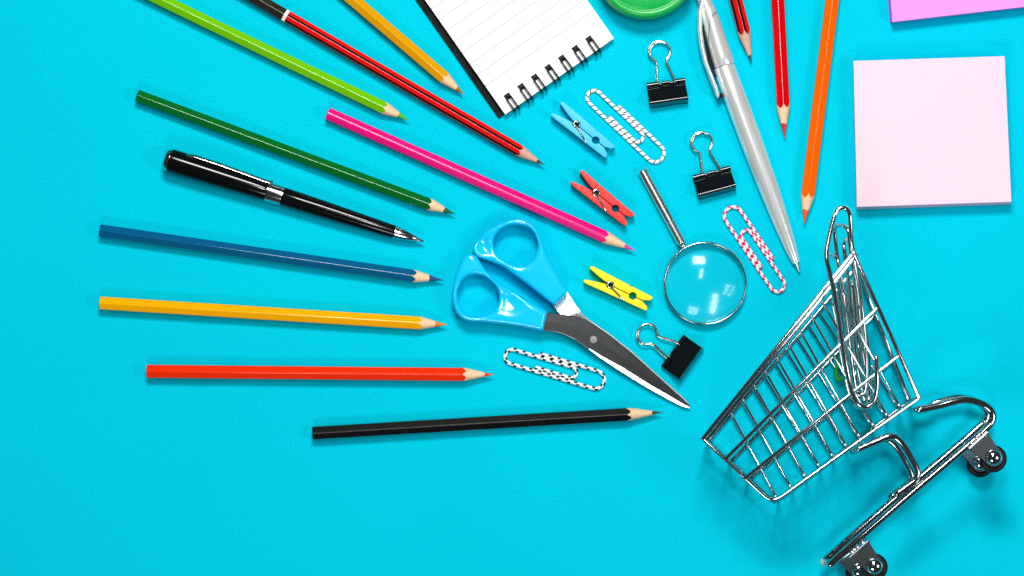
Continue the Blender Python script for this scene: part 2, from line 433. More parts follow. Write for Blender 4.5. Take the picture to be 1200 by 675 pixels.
mb.loft(cp); mb.build('clip', M['chrome'], pen)

# ------------------------------------------------------------------ silver pen
zc = 13.0
p0, p1 = at(806, -36, zc), at(938, 319, zc)
ax = (p1 - p0).normalized(); LP = (p1 - p0).length / S; ax.z = -7.5 / LP; ax.normalize()
def tpx(y): return (y + 36) / 355.0 * LP
pen = thing('ballpoint_pen', 'thick satin silver pen with curved clip lying diagonally at the top', 'pen', Vector((p0.x, p0.y, 0)))
def tapered(pts): return [at(x, y, 13) for x, y, r_ in pts], [r_ for x, y, r_ in pts]
mb = MB(); mb.tube(*tapered([(814, -34, 4), (815.5, -30, 6), (820, -14, 7.2), (825, 0, 7.8), (828.6, 10, 8.4)]), 40); mb.build('push_button', M['silver'], pen, .6)
mb = MB(); mb.tube(*tapered([(828.4, 9, 8.0), (829, 10.5, 9.0), (831.4, 17, 9.5), (835.8, 33, 10.5), (840.6, 50, 11.3), (845, 64, 11.8), (849.2, 76.3, 12.2), (849.4, 76.9, 11.8)]), 48); mb.build('upper_barrel', M['silver'], pen, .6)
mb = MB()
mb.loft([[at(x, y, z) for x, y in ((823, 30), (826, 26), (832, 48), (843, 86), (838.5, 91), (829, 70))] for z in (8, 14)], sm=False)
mb.build('clip_mount', M['black_matt'], pen)
mb = MB(); mb.lathe(p0, ax, [(tpx(77.3), 12.0), (tpx(78), 12.5), (tpx(120), 13.0), (tpx(170), 12.8), (tpx(220), 11.6), (tpx(260), 9.6), (tpx(290), 7.2), (tpx(305), 5.0), (tpx(308), 4.2)], 48); mb.build('lower_barrel', M['silver'], pen, .6)
mb = MB(); mb.lathe(p0, ax, [(tpx(308), 3.2), (tpx(312), 2.3), (tpx(316), 1.6), (LP, .6)], 24); mb.build('tip', M['nickel'], pen, .6)
mb = MB()
rings = []
for x, y, wd in ((829, -14, 2.0), (823.5, -2, 3.0), (820, 14, 3.2), (820, 34, 3.2), (822.5, 55, 3.2), (827, 74, 3.0), (834, 93, 2.9), (838.5, 104, 2.8), (841, 112, 2.6), (841.5, 115, 1.2)):
    rings.append((at(x, y, 17), wd))
cl = []
for i, (p, wd) in enumerate(rings):
    d = (rings[min(i + 1, len(rings) - 1)][0] - rings[max(i - 1, 0)][0]).normalized()
    nv = Vector((-d.y, d.x, 0))
    cl.append([p + nv * (wd - .3) * S * math.cos(a) + Vector((0, 0, 5.5 * S * math.sin(a))) for a in [2 * PI * k / 16 for k in range(16)]])
mb.loft(cl); mb.build('clip', M['silver'], pen)
mb = MB(); mb.box(at(845.5, 112, 10), ax * 2.5 * S, Vector((-ax.y, ax.x, 0)) * 4.5 * S, (0, 0, 3 * S)); mb.build('clip_stud', M['black_matt'], pen)
# seam line of the button sleeve
mb = MB()
mb.tube(spline([at(*q) for q in ((840.8, 13.5, 17), (836.5, 16.5, 22.5), (832.5, 24, 24), (831, 36, 23.6), (829.8, 50, 18.5))], 6), 0.3, 6)
mb.build('seam', M['black_matt'], pen)

# ------------------------------------------------------------------ spiral notebook
u = Vector((0.819, 0.574, 0)); v = Vector((-0.598, 0.801, 0)); v = (v - u * u.dot(v)).normalized()
ZB, ZT = 3.0, 11.0
c0 = at(592, 134, ZT); c0.z = 0
nb = thing('spiral_notebook', 'spiral bound lined notepad with blank white pages and black back cover', 'notebook', c0)
def NB(a, b_, z): return c0 + u * a * S + v * b_ * S + Vector((0, 0, z * S))
m, t, b = nt('lined_page')
tc = node(t, 'ShaderNodeUVMap'); sp = node(t, 'ShaderNodeSeparateXYZ'); t.links.new(tc.outputs['UV'], sp.inputs[0])
def mth(op, a, bb=None):
    n_ = node(t, 'ShaderNodeMath', operation=op)
    for i, q in enumerate((a, bb)):
        if q is None: continue
        if isinstance(q, (int, float)): n_.inputs[i].default_value = q
        else: t.links.new(q, n_.inputs[i])
    return n_.outputs[0]
ln = mth('LESS_THAN', mth('FRACT', mth('DIVIDE', mth('SUBTRACT', sp.outputs['Y'], 40.0), 15.7)), 0.055)
ln = mth('MULTIPLY', ln, mth('GREATER_THAN', sp.outputs['Y'], 30.0))
ds = mth('LESS_THAN', mth('FRACT', mth('DIVIDE', sp.outputs['X'], 3.0)), 0.62)
fac = mth('MULTIPLY', ln, mth('ADD', mth('MULTIPLY', ds, 0.55), 0.42))
nz = noise(t, 1200, 5); rp = ramp(t, nz.outputs['Fac'], [(0.3, (0.93, 0.935, 0.93, 1)), (0.7, (0.985, 0.985, 0.98, 1))])
mx = node(t, 'ShaderNodeMix', data_type='RGBA'); t.links.new(rp.outputs['Color'], mx.inputs[6]); mx.inputs[7].default_value = (0.25, 0.27, 0.30, 1)
t.links.new(fac, mx.inputs['Factor']); t.links.new(mx.outputs[2], b.inputs['Base Color'])
b.inputs['Roughness'].default_value = 0.8; b.inputs['Specular IOR Level'].default_value = 0.15
mb = MB(); W_, L_ = 155, 245
def slab(mb, quad, z0, z1, uvs=None, mi=0, sides=1):
    b0 = len(mb.v)
    for z in (z0, z1):
        for q in quad: mb.v.append(NB(q[0], q[1], z))
    mb.face((b0 + 4, b0 + 5, b0 + 6, b0 + 7), [(q[0], q[1]) for q in quad], mi, False)
    mb.face((b0 + 3, b0 + 2, b0 + 1, b0), [(0, 0)] * 4, sides, False)
    for i in range(4):
        j = (i + 1) % 4
        mb.face((b0 + i, b0 + j, b0 + 4 + j, b0 + 4 + i), [(0, 0)] * 4, sides, False)
slab(mb, [(0, 0), (W_, 0), (W_, L_), (0, L_)], ZT - .7, ZT)
for k in range(5):
    o_ = random.uniform(-.8, .4)
    slab(mb, [(0.3, o_ * .5), (W_ - .2 + o_ * .3, o_ * .5), (W_ - .2, L_), (0.2, L_)], ZB + k * 1.45 + .05, ZB + k * 1.45 + 1.3, mi=1)
mb.build('page_block', [m, M['white_paint']], nb)
mb = MB(); slab(mb, [(-8.5, 0.8), (W_ - 4, 0.8), (W_ - 4, L_ + 1), (-8.5, L_ + 1)], 0.3, ZB); 
cv = mb.build('back_cover', [M['black_matt'], M['black_matt']], nb)
for k in range(7):
    a = 14.5 + k * 19.35
    mb = MB()
    for da in (-2.9, 2.9):
        pts = []
        for i in range(29):
            th = 0.30 * PI + (2 * PI - 0.45 * PI) * i / 28
            # circle in the v-z plane, from the hole over the outer edge and back under
            pts.append(NB(a + da + (1.6 if i < 3 else 0) * 0, 5.4 + 10.4 * math.cos(th), 6.5 + 9.2 * math.sin(th)))
        pts = [p if p.z > 0.9 * S else Vector((p.x, p.y, 0.9 * S)) for p in pts]
        mb.tube(pts, 1.0, 8)
    # closed loop end joining the twin wires inside the hole
    pts = [NB(a - 2.9, 11.8, ZT + 4.6), NB(a - 2.5, 14.2, ZT + 3.2), NB(a, 15.4, ZT + 2.0), NB(a + 2.5, 14.2, ZT + 3.2), NB(a + 2.9, 11.8, ZT + 4.6)]
    mb.tube(spline(pts, 5), 1.0, 8)
    mb.build('binding_ring', M['black_enamel'], nb)
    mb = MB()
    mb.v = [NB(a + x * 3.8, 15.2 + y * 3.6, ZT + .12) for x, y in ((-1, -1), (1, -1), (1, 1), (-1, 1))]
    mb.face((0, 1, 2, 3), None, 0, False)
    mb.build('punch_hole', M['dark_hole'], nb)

# ------------------------------------------------------------------ green lid
lc = at(757, -37, 30); lc.z = 0
lid = thing('jar_lid', 'round green plastic lid cut off by the top edge', 'lid', lc)
mb = MB(); mb.lathe(lc, (0, 0, 1), [(0.3, 57), (2, 59), (20, 59.2), (27, 59), (29, 58)], 96); mb.build('rim_wall', M['green_side'], lid, .6)
mb = MB(); mb.lathe(lc, (0, 0, 1), [(29, 58.6), (32, 58.2), (35, 56.5), (36.6, 54), (36.6, 51), (35.4, 49.6), (35.2, 48.4), (36, 47), (37, 44), (38, 30), (38.4, 10), (38.4, 1)], 96); mb.build('top_disc', M['green_lid'], lid, .9)

# ------------------------------------------------------------------ sticky note pads
def pad_mat(name, c, cs):
    m, t, b = nt(name)
    tc = node(t, 'ShaderNodeTexCoord'); sp = node(t, 'ShaderNodeSeparateXYZ'); t.links.new(tc.outputs['Object'], sp.inputs[0])
    wv = node(t, 'ShaderNodeMath', operation='MULTIPLY'); wv.inputs[1].default_value = 2600; t.links.new(sp.outputs['Z'], wv.inputs[0])
    nn = node(t, 'ShaderNodeTexNoise'); nn.noise_dimensions = '1D'; nn.inputs['Scale'].default_value = 1.4; t.links.new(wv.outputs[0], nn.inputs['W'])
    r1 = ramp(t, nn.outputs['Fac'], [(0.35, sc(cs, .75)), (0.6, sc(cs, 1.1))])
    g = node(t, 'ShaderNodeNewGeometry'); s2 = node(t, 'ShaderNodeSeparateXYZ'); t.links.new(g.outputs['Normal'], s2.inputs[0])
    gt = node(t, 'ShaderNodeMath', operation='GREATER_THAN'); gt.inputs[1].default_value = .9; t.links.new(s2.outputs['Z'], gt.inputs[0])
    n1 = noise(t, 700, 6); r2 = ramp(t, n1.outputs['Fac'], [(0.3, sc(c, .965)), (0.7, sc(c, 1.02))])
    mx = node(t, 'ShaderNodeMix', data_type='RGBA'); t.links.new(gt.outputs[0], mx.inputs['Factor'])
    t.links.new(r1.outputs['Color'], mx.inputs[6]); t.links.new(r2.outputs['Color'], mx.inputs[7]); t.links.new(mx.outputs[2], b.inputs['Base Color'])
    b.inputs['Roughness'].default_value = .85; b.inputs['Specular IOR Level'].default_value = .1
    bump(t, b, n1.outputs['Fac'], .1, .0002)
    return m
def pad(label, quad, shear, h, mat):
    """quad: apparent pixels of the top sheet; shear: how far the foot of the block is pushed out, px"""
    top = [at(x, y, h) for x, y in quad]; c = sum(top, Vector()) / 4; c.z = 0
    root = Vector(c)
    mb = MB(); lev = 14; rings = []
    for k in range(lev + 1):
        f = k / lev; j = random.uniform(-.25, .25)
        rings.append([Vector((p.x + (shear[0] * (1 - f) + j) * S, p.y + (shear[1] * (1 - f) + j * .6) * S, max(.2, f * h) * S)) for p in top])
    mb.rings(rings, sm=False)
    o = mb.build('note_pad', mat)
    for vtx in o.data.vertices: vtx.co -= root
    o.location = root
    return tag(o, label, 'note pad', 'square note pads')
pad('pale pink square sticky note pad above the shopping cart', [(1000, 71.5), (1177, 66), (1185, 236.5), (1004, 242.5)], (2.6, -2.4), 21, pad_mat('pale_pink_paper', (0.88, 0.655, 0.775, 1), (0.80, 0.55, 0.72, 1)))
pad('bright violet pink note pad corner at the top right edge', [(1041, -40), (1190, -58), (1212, 6.5), (1046, 25.5)], (-0.6, 0.6), 18, pad_mat('violet_pink_paper', (0.98, 0.32, 0.93, 1), (0.75, 0.20, 0.70, 1)))

# ------------------------------------------------------------------ binder clips
def binder_clip():
    root = thing('binder_clip', '', 'binder clip', (0, 0, 0), 'small black binder clips')
    Wd = 22.5
    mb = MB()
    # thick sheet profile in (y, z): lower lip -> spine -> upper lip
    def crn(cy, cz, r_, a0, a1, k=7): return [(cy + r_ * math.cos(math.radians(a0 + (a1 - a0) * i / k)), cz + r_ * math.sin(math.radians(a0 + (a1 - a0) * i / k))) for i in range(k + 1)]
    prof = [(0, 1.2)] + crn(-24.4, 3.0, 2.2, 270, 163) + crn(-20.6, 14.6, 2.2, 163, 58) + [(-10, 9.9), (-1.0, 4.9)]
    inner = [(0, 2.2)] + crn(-24.4, 3.0, 1.1, 270, 163) + crn(-20.6, 14.6, 1.1, 163, 58) + [(-10, 8.9), (-1.0, 3.9)]
    n = len(prof)
    for x in (-Wd, Wd):
        for p in prof: mb.v.append(Vector((x * S, p[0] * S, p[1] * S)))
        for p in inner: mb.v.append(Vector((x * S, p[0] * S, p[1] * S)))
    st = 2 * n
    for i in range(n - 1):
        mb.face((i, i + 1, st + i + 1, st + i), None, 0, True)
        mb.face((n + i, st + n + i, st + n + i + 1, n + i + 1), None, 0, True)
        for b0 in (0, st): mb.face((b0 + i, b0 + n + i, b0 + n + i + 1, b0 + i + 1), None, 0, False)
    for i in (0, n - 1): mb.face((i, st + i, st + n + i, n + i), None, 0, False)
    mb.build('body', M['black_enamel'], root, 0.55)
    for x0, x1 in ((-22.8, -8.2), (10.6, 22.8)):
        b2 = MB(); b2.lathe(Vector((x0 * S, 0.6 * S, 6.0 * S)), (1, 0, 0), [(0, 2.3), (0.4, 2.9), (x1 - x0 - .4, 2.9), (x1 - x0, 2.3)], 20); b2.build('hinge_barrel', M['black_enamel'], root, .6)
    b2 = MB(); b2.lathe(Vector((-5.0 * S, 0.9 * S, 5.2 * S)), (1, 0, 0), [(0, 1.8), (.4, 2.2), (9.6, 2.2), (10, 1.8)], 16); b2.build('centre_tab', M['black_enamel'], root, .6)
    b2 = MB(); b2.lathe(Vector((-8 * S, 0.2 * S, 1.9 * S)), (1, 0, 0), [(0, 1.2), (.4, 1.7), (17, 1.7), (17.4, 1.2)], 12); b2.build('lower_lip', M['black_enamel'], root, .6)
    def wire(pts, zf): return spline([(x * S, y * S, zf(y) * S) for x, y in pts], 6)
    up = [(-8.8, .4), (-10.6, .4), (-11, 3), (-9.8, 14), (-8.4, 24), (-9.2, 28.5), (-13.2, 33), (-15.0, 38.5), (-13.4, 44.5), (-8.2, 48.8), (-2.2, 50), (3.8, 48.6), (8.6, 44.6), (10.2, 39), (8.4, 33.5), (4.8, 28.8), (4.2, 24), (7.6, 13), (10.6, 3), (10.4, .4), (12, .4)]
    mb = MB(); mb.tube(wire(up, lambda y: 6.0 + .035 * y), 1.15, 10); mb.build('wire_handle', M['nickel'], root)
    lo = [(x * 0.97 + 1.4, y * .985 - .5) for x, y in up]
    mb = MB(); mb.tube(wire(lo, lambda y: 1.8 + .01 * y), 1.15, 10); mb.build('wire_handle', M['nickel'], root)
    return root
def copy_tree(o, parent=None):
    c = o.copy(); COL.objects.link(c); c.parent = parent
    for ch in [q for q in bpy.data.objects if q.parent == o]: copy_tree(ch, c)
    return c
bc0 = binder_clip()
for i, (x, y, a, lb) in enumerate(((780.5, 97.5, 8.2, 'black binder clip nearest the green lid, its wire loop upward'),
                                   (834.2, 203, 15.0, 'black binder clip between the silver pen and the magnifying glass handle'),
                                   (790.5, 412.5, 54.5, 'black binder clip tilted sideways beside the scissors blades'))):
    o = bc0 if i == 0 else copy_tree(bc0)
    o.location = at(x, y, 8); o.location.z = 0; o.rotation_euler = (0, 0, math.radians(a)); o['label'] = lb

# ------------------------------------------------------------------ clothes pegs
def arm_poly(sgn, jit):
    P = [(-1.0, 7.0), (-1.6, 8.6), (-0.6, 10.4), (3, 10.9), (30, 10.2 + jit), (50.2, 9.7), (50.8, 8.7), (52.6, 8.7), (53.2, 9.6), (79, 9.0), (80.0, 7.6), (78.6, 4.0), (70.5, 0.55), (62.6, 0.5)]
    P += [(58 + 4.4 * math.cos(a), 0.5 + 3.9 * math.sin(a)) for a in [PI * k / 8 for k in range(1, 8)]]
    P += [(53.4, .5), (34.2, .45)]
    P += [(29 + 4.9 * math.cos(a), .3 + 4.4 * math.sin(a)) for a in [PI * k / 7 for k in range(1, 7)]]
    P += [(23.8, 1.0), (14, 3.0)]
    P = [(x * S, y * sgn * S) for x, y in P]
    return P if sgn > 0 else P[::-1]
def peg(label, Hm, J, mat):
    p = at(*Hm, 8); q = at(*J, 8)
    root = thing('clothes_peg', label, 'clothes peg', (0, 0, 0), 'mini wooden clothes pegs')
    for sgn in (1, -1): prism('arm', arm_poly(sgn, random.uniform(-.2, .2)), 1.6, 15.2, 0.55, mat, root)
    mb = MB()
    pts = [(52.0, 9.3, .9), (51, 9.0, .9), (40, 4.5, .9), (32.5, 2.2, 0.9)]
    turns = 6.5
    for k in range(int(turns * 14) + 1):
        a = 0.55 + 2 * PI * k / 14
        pts.append((29 + 3.7 * math.cos(a), 3.7 * math.sin(a), 1.6 + 14.8 * k / (turns * 14)))
    a_end = math.atan2(pts[-1][1], pts[-1][0] - 29)
    pts += [(33.6, -2.6, 16.5), (42, -5.8, 16.4), (50.5, -9.0, 16.2), (51.6, -9.6, 15.4), (51.7, -9.6, 12.5)]
    mb.tube([Vector(p_) * S for p_ in pts], 1.05, 8)
    mb.build('spring', M['nickel'], root)
    root.location = (p.x, p.y, 0)
    root.rotation_euler = (0, 0, math.atan2(q.y - p.y, q.x - p.x))
    return root
peg('light blue mini clothes peg beside the notebook rings', (652.8, 128), (713, 177), M['peg_blue'])
peg('red mini clothes peg above the tip of the magenta pencil', (675.8, 208), (736.5, 257), M['peg_red'])
peg('yellow mini clothes peg left of the magnifying glass', (688.8, 321.5), (760, 355.8), M['peg_yellow'])

# ------------------------------------------------------------------ coated paperclips
def gem(L=113.0, mirror=False, wd=1.0):
    """gem paperclip path in px: x along, y across"""
    def arc(cx, cy, r, a0, a1, n=10, ry=None): return [(cx + r * math.cos(a0 + (a1 - a0) * k / n), cy + (ry or r) * math.sin(a0 + (a1 - a0) * k / n)) for k in range(n + 1)]
    k = L / 113.0
    P = [(37 * k, 5.2), (50 * k, 5.2)]
    P += arc(75.5 * k, -1.1, 6.3, PI / 2, -PI / 2)
    P += [(45 * k, -7.4)]
    P += arc(9, 1.05, 8.45, -PI / 2, -3 * PI / 2, 12)
    P += [(30 * k, 9.6), (60 * k, 9.6)]
    P += arc(L - 10.6, -1.1, 10.6, PI / 2, -PI / 2, 12)
    P += [(70 * k, -11.7), (37 * k, -11.6)]
    # denser
    out = []
    for a, b_ in zip(P, P[1:]):
        d = math.hypot(b_[0] - a[0], b_[1] - a[1]); n = max(1, int(d / 4))
        for i in range(n): out.append((a[0] + (b_[0] - a[0]) * i / n, a[1] + (b_[1] - a[1]) * i / n))
    out.append(P[-1])
    return [(x, y * wd * (-1 if mirror else 1)) for x, y in out]
def coated_clip(label, a, b_, mat, mirror=False, r=2.15):
    p, q = at(*a, 2), at(*b_, 2)
    L = (q - p).length / S
    mb = MB()
    pts = gem(L, mirror)
    mb.tube([Vector((x * S, y * S, (r + .2 + 0.5 * math.sin(x * .05) ** 2) * S)) for x, y in pts], r, 12, round_ends=True)
    o = mb.build('paperclip', mat)
    o.location = (p.x, p.y, 0); o.rotation_euler = (0, 0, math.atan2(q.y - p.y, q.x - p.x))
    return tag(o, label, 'paperclip', 'plastic coated patterned paperclips')
coated_clip('white paperclip with fine black twists, right of the blue clothes peg', (690.5, 107.5), (774.5, 187.5), M['zebra_thin'], True)
coated_clip('white paperclip with pink bands, between magnifying glass and silver pen', (917, 340.5), (852.5, 245), M['candy'], False)
coated_clip('white paperclip with bold black bands, below the scissors', (592, 414.5), (707.5, 449), M['zebra_bold'], True)

# ------------------------------------------------------------------ magnifying glass
zl = 7.5
lc = at(826, 332, zl); 
mg = thing('magnifying_glass', 'small magnifying glass with silver rim and slim metal handle', 'magnifying glass', Vector((lc.x, lc.y, 0)))
m, t, b = nt('clear_lens'); t.nodes.remove(b)
tr = node(t, 'ShaderNodeBsdfTransparent'); tr.inputs[0].default_value = (0.985, 0.995, 0.995, 1)
gl = node(t, 'ShaderNodeBsdfGlossy'); gl.inputs['Roughness'].default_value = .11
lw_ = node(t, 'ShaderNodeLayerWeight'); lw_.inputs['Blend'].default_value = .5
fr = ramp(t, lw_.outputs['Facing'], [(0.0, (.024, .024, .024, 1)), (0.6, (.032, .032, .032, 1)), (1.0, (.4, .4, .4, 1))])
ms = node(t, 'ShaderNodeMixShader'); t.links.new(fr.outputs[0], ms.inputs[0]); t.links.new(tr.outputs[0], ms.inputs[1]); t.links.new(gl.outputs[0], ms.inputs[2])
t.links.new(ms.outputs[0], t.nodes['Material Output'].inputs[0]); M['lens'] = m
mb = MB()
Rl, hs = 46.4, 12.0
Rs = (Rl * Rl + hs * hs) / (2 * hs)
prof = []
for k in range(25):
    r_ = Rl * k / 24; prof.append((zl + 0.8 + math.sqrt(Rs * Rs - r_ * r_) - (Rs - hs), r_))
hb = 6.0; Rb = (Rl * Rl + hb * hb) / (2 * hb)
for k in range(24, -1, -1):
    r_ = Rl * k / 24; prof.append((zl - 0.8 - (math.sqrt(Rb * Rb - r_ * r_) - (Rb - hb)), r_))
mb.lathe(Vector((lc.x, lc.y, 0)), (0, 0, 1), prof, 96); mb.build('lens', M['lens'], mg)
mb = MB()
ring = [(46.5, 2.2), (46.2, 5.0), (46.2, 10.2), (46.6, 12), (47.4, 12.6), (48.3, 12.2), (48.8, 10), (48.8, 5), (48.2, 2.6), (47.4, 1.9)]
rr = []
for k in range(96):
    a = 2 * PI * k / 96; rr.append([Vector((lc.x + x * math.cos(a) * S, lc.y + x * math.sin(a) * S, z * S)) for x, z in ring])
mb.rings(rr, closed=True); mb.build('rim', M['chrome'], mg)
hp, he = at(801.5, 290, 7.5), at(752.6, 199.5, 6)
axh = (he - hp).normalized(); LH = (he - hp).length / S
mb = MB(); mb.lathe(hp - axh * 2 * S, axh, [(0, 2.6), (3, 3.0), (5, 3.2), (7, 4.6), (8.5, 5.0)], 24); mb.build('neck', M['nickel'], mg, .6)
mb = MB(); mb.lathe(hp, axh, [(6.5, 4.8), (7, 5.4), (33, 5.5), (33.5, 4.9), (35, 4.9), (35.5, 5.6), (LH - 1.0, 5.7), (LH - .2, 5.2), (LH, 4.2), (LH - .6, 4.0)], 32); mb.build('handle', M['handle_steel'], mg, .5)

# ------------------------------------------------------------------ scissors
sc0 = at(695.5, 398, 12); sc0.z = 0
scis = thing('scissors', 'closed scissors with sky blue plastic handles and steel blades', 'scissors', sc0)
dg = None
def handle(name, outer, hole, zmid, half, scoop):
    cu = bpy.data.curves.new(name, 'CURVE'); cu.dimensions = '2D'; cu.fill_mode = 'BOTH'
    cu.bevel_depth = 5.0 * S; cu.bevel_resolution = 5; cu.extrude = (half - 5.0) * S; cu.offset = -5.0 * S
    for pl in (outer, hole):
        sp_ = cu.splines.new('POLY'); sp_.points.add(len(pl) - 1); sp_.use_cyclic_u = True
        for p, q in zip(sp_.points, pl):
            w = at(q[0], q[1], zmid); p.co = (w.x, w.y, 0, 1)
    co = bpy.data.objects.new(name, cu); COL.objects.link(co)
    bpy.context.view_layer.update()
    dg = bpy.context.evaluated_depsgraph_get()
    me = bpy.data.meshes.new_from_object(co.evaluated_get(dg))
    bpy.data.objects.remove(co)
    o = bpy.data.objects.new(name, me); COL.objects.link(o)
    md = o.modifiers.new('r', 'REMESH'); md.mode = 'VOXEL'; md.voxel_size = 1.0 * S
    ms_ = o.modifiers.new('s', 'SMOOTH'); ms_.factor = .5; ms_.iterations = 14
    bpy.context.view_layer.update(); dg = bpy.context.evaluated_depsgraph_get()
    me2 = bpy.data.meshes.new_from_object(o.evaluated_get(dg)); me2.name = name
    bpy.data.objects.remove(o)
    for vtx in me2.vertices:
        x, y = vtx.co.x, vtx.co.y; k = 1.0
        for (sx, sy, dx, dy, ra, rb, dep) in scoop:
            c = at(sx, sy, zmid); l = math.hypot(dx, dy); ux, uy = dx / l, -dy / l
            a_ = ((x - c.x) * ux + (y - c.y) * uy) / S / ra; b2 = (-(x - c.x) * uy + (y - c.y) * ux) / S / rb
            k -= dep * math.exp(-(a_ * a_ + b2 * b2))
        vtx.co.z *= k
        vtx.co += Vector((0, 0, zmid * S)) - sc0
    for p in me2.polygons: p.use_smooth = True
    me2.materials.clear(); me2.materials.append(M['blue_plastic'])
    ob = bpy.data.objects.new(name, me2); COL.objects.link(ob); ob.parent = scis
    return ob
def cr(seg, n=6): return [(p.x, p.y) for p in spline([(a, b_, 0) for a, b_ in seg], n)]
o1 = cr([(635.5, 388), (604, 382), (570.5, 378), (548, 376.3), (536.5, 369), (530.3, 354), (530.3, 338), (534.7, 320.5), (541.2, 305), (548, 298), (557, 299.3), (563, 307), (570.5, 318), (584, 330.5), (604, 343), (621.7, 354), (641, 364.5)]) + [(641.2, 366), (636.5, 387.5)]
h1 = [(p.x, p.y) for p in spline([(537.5, 338, 0), (544, 326.5, 0), (557, 322, 0), (570.5, 325.5, 0), (581, 336, 0), (585, 347, 0), (583, 358, 0), (574.5, 366.5, 0), (559.5, 371, 0), (546.5, 368.8, 0), (538.6, 358, 0), (536.4, 347, 0)], 6, True)]
o2 = cr([(648, 357), (635, 347), (619.5, 334.5), (604, 323), (588, 312), (570.5, 305), (559.5, 301), (554, 293), (556.5, 285), (568, 271.5), (581.7, 263.5), (597, 257.5), (608, 255.7), (619.5, 259), (628.4, 268), (634.5, 280.5), (642, 300.5), (651, 318), (664.5, 341)]) + [(665.2, 343.4), (650, 357.6)]
h2 = [(p.x, p.y) for p in spline([(579, 280.5, 0), (585, 271, 0), (597, 264.6, 0), (610.5, 264.4, 0), (621.3, 268.5, 0), (627.3, 276.3, 0), (630, 287, 0), (627.2, 298, 0), (621, 306.5, 0), (610.5, 311.8, 0), (597, 308, 0), (585, 300, 0), (579, 291.7, 0)], 6, True)]
handle('handle', o1, h1, 13, 11.5, [(594, 350, 52, 22, 15, 11, .42)])
handle('handle', o2, h2, 13.5, 11.5, [(567, 289, 10, -16, 9, 14, .45)])
# upper (dark) blade: top face, ground edge along the lower side
topc = [(639, 366.3), (650, 367.3), (660, 368.6), (674, 371), (688, 374.6), (712, 391), (740, 413), (772, 442), (800, 467), (807, 474), (808.6, 476.6)]
mid_ = [(635.5, 386.5), (648, 387.6), (660, 390.5), (674, 397), (690, 408), (704, 416.5), (728, 429.5), (760, 449.5), (785, 464), (802, 474), (808, 477)]
lowc = [(635.3, 387.2), (648, 388.3), (660, 391.3), (674, 398), (690, 409.4), (703, 419), (726, 434.5), (757, 453.6), (782, 467.6), (800, 476.6), (807.6, 478.5)]
def zb(x): return 17.5 - 11.0 * max(0, min(1, (x - 636) / 172.0))
mb = MB()
N = len(topc)
def blade_pt(p, dz): return at(p[0], p[1], zb(p[0]) + dz)
def curv(p): # gentle hollow across the blade
    return -1.0 * math.sin(max(0, min(1, (p[0] - 640) / 170)) * PI)
rows = []
for i in range(N):
    tp, md_, lw = topc[i], mid_[i], lowc[i]
    bev = -1.6 * min(1, max(0.05, (lw[1] - md_[1]) / 4.0))
    c = ((tp[0] + md_[0]) / 2, (tp[1] + md_[1]) / 2)
    u_ = max(0, min(1, (tp[0] - 715) / 85.0)); tw_ = .16 * u_ * max(0.0, md_[1] - tp[1]) * .6
    rows.append([blade_pt(tp, -2.6), blade_pt(tp, -.5 + tw_), blade_pt((tp[0] - .5, tp[1] + .6), tw_), blade_pt(c, 0.1 + tw_ * .5), blade_pt(md_, 0), blade_pt(lw, bev), blade_pt(lw, -2.6)])
mb.rings(rows, sm=False, lens=[p[0] for p in topc])
m, t, b = nt('brushed_dark_steel'); M['blade'] = m
tcn = node(t, 'ShaderNodeTexCoord'); mp = node(t, 'ShaderNodeMapping'); mp.inputs['Rotation'].default_value = (0, 0, math.radians(-20)); mp.inputs['Scale'].default_value = (250, 5000, 1)
n = node(t, 'ShaderNodeTexNoise'); n.inputs['Scale'].default_value = 1.0; n.inputs['Detail'].default_value = 4
t.links.new(tcn.outputs['Object'], mp.inputs['Vector']); t.links.new(mp.outputs['Vector'], n.inputs['Vector'])
sx = node(t, 'ShaderNodeSeparateXYZ'); t.links.new(tcn.outputs['Object'], sx.inputs[0])
r = ramp(t, n.outputs['Fac'], [(0.3, (.095, .10, .102, 1)), (.7, (.15, .157, .16, 1))])
t.links.new(r.outputs['Color'], b.inputs['Base Color']); b.inputs['Metallic'].default_value = 1.0
b.inputs['Roughness'].default_value = .3
bump(t, b, n.outputs['Fac'], .05, .0002)
bl = mb.build('blade', [M['blade'], M['blade_edge']], scis)
for p in bl.data.polygons:   # the ground bevel gets the bright steel
    k = p.index % 7
    if p.index < (N - 1) * 7 and (k == 4 and p.index // 7 >= 4): p.material_index = 1
# lower blade: tang seen beside the upper handle, then hidden below the upper blade
lt_ = [(664, 341), (672, 354), (680, 365), (689, 374), (712, 389.6), (740, 411.4), (772, 440.4), (800, 465.2), (807, 472.4)]
lb_ = [(646, 355.5), (652, 363), (660, 372), (676, 385), (700, 402), (728, 422), (762, 445), (796, 468), (806.6, 473.4)]
mb = MB(); rows = []
for i, (tp, bp) in enumerate(zip(lt_, lb_)):
    z = 9.6 - 6.0 * max(0, min(1, (tp[0] - 650) / 158.0))
    tilt = 1.0 if i < 3 else 0.0
    def tz(p): return z - .30 * tilt * (-.45 * (p[0] - 664) - .89 * (p[1] - 362))
    zt_, zbm = tz(tp), tz(bp)
    rows.append([at(tp[0], tp[1], max(zt_ - 2.6, .3)), at(tp[0], tp[1], zt_), at((tp[0] + bp[0]) / 2, (tp[1] + bp[1]) / 2, (zt_ + zbm) / 2 + .05), at(bp[0], bp[1], zbm), at(bp[0], bp[1], max(zbm - 2.6, .3))])
mb.rings(rows, sm=False); mb.build('blade', M['blade_edge'], scis)
mb = MB(); zp = zb(695.5) + .1; pc = at(695.5, 398, zp)
mb.lathe(pc, (0, 0, 1), [(0, 4.8), (.7, 4.8), (1.3, 4.2), (1.4, 1.5), (1.4, .1)], 24); mb.build('rivet', M['rivet'], scis, .5)

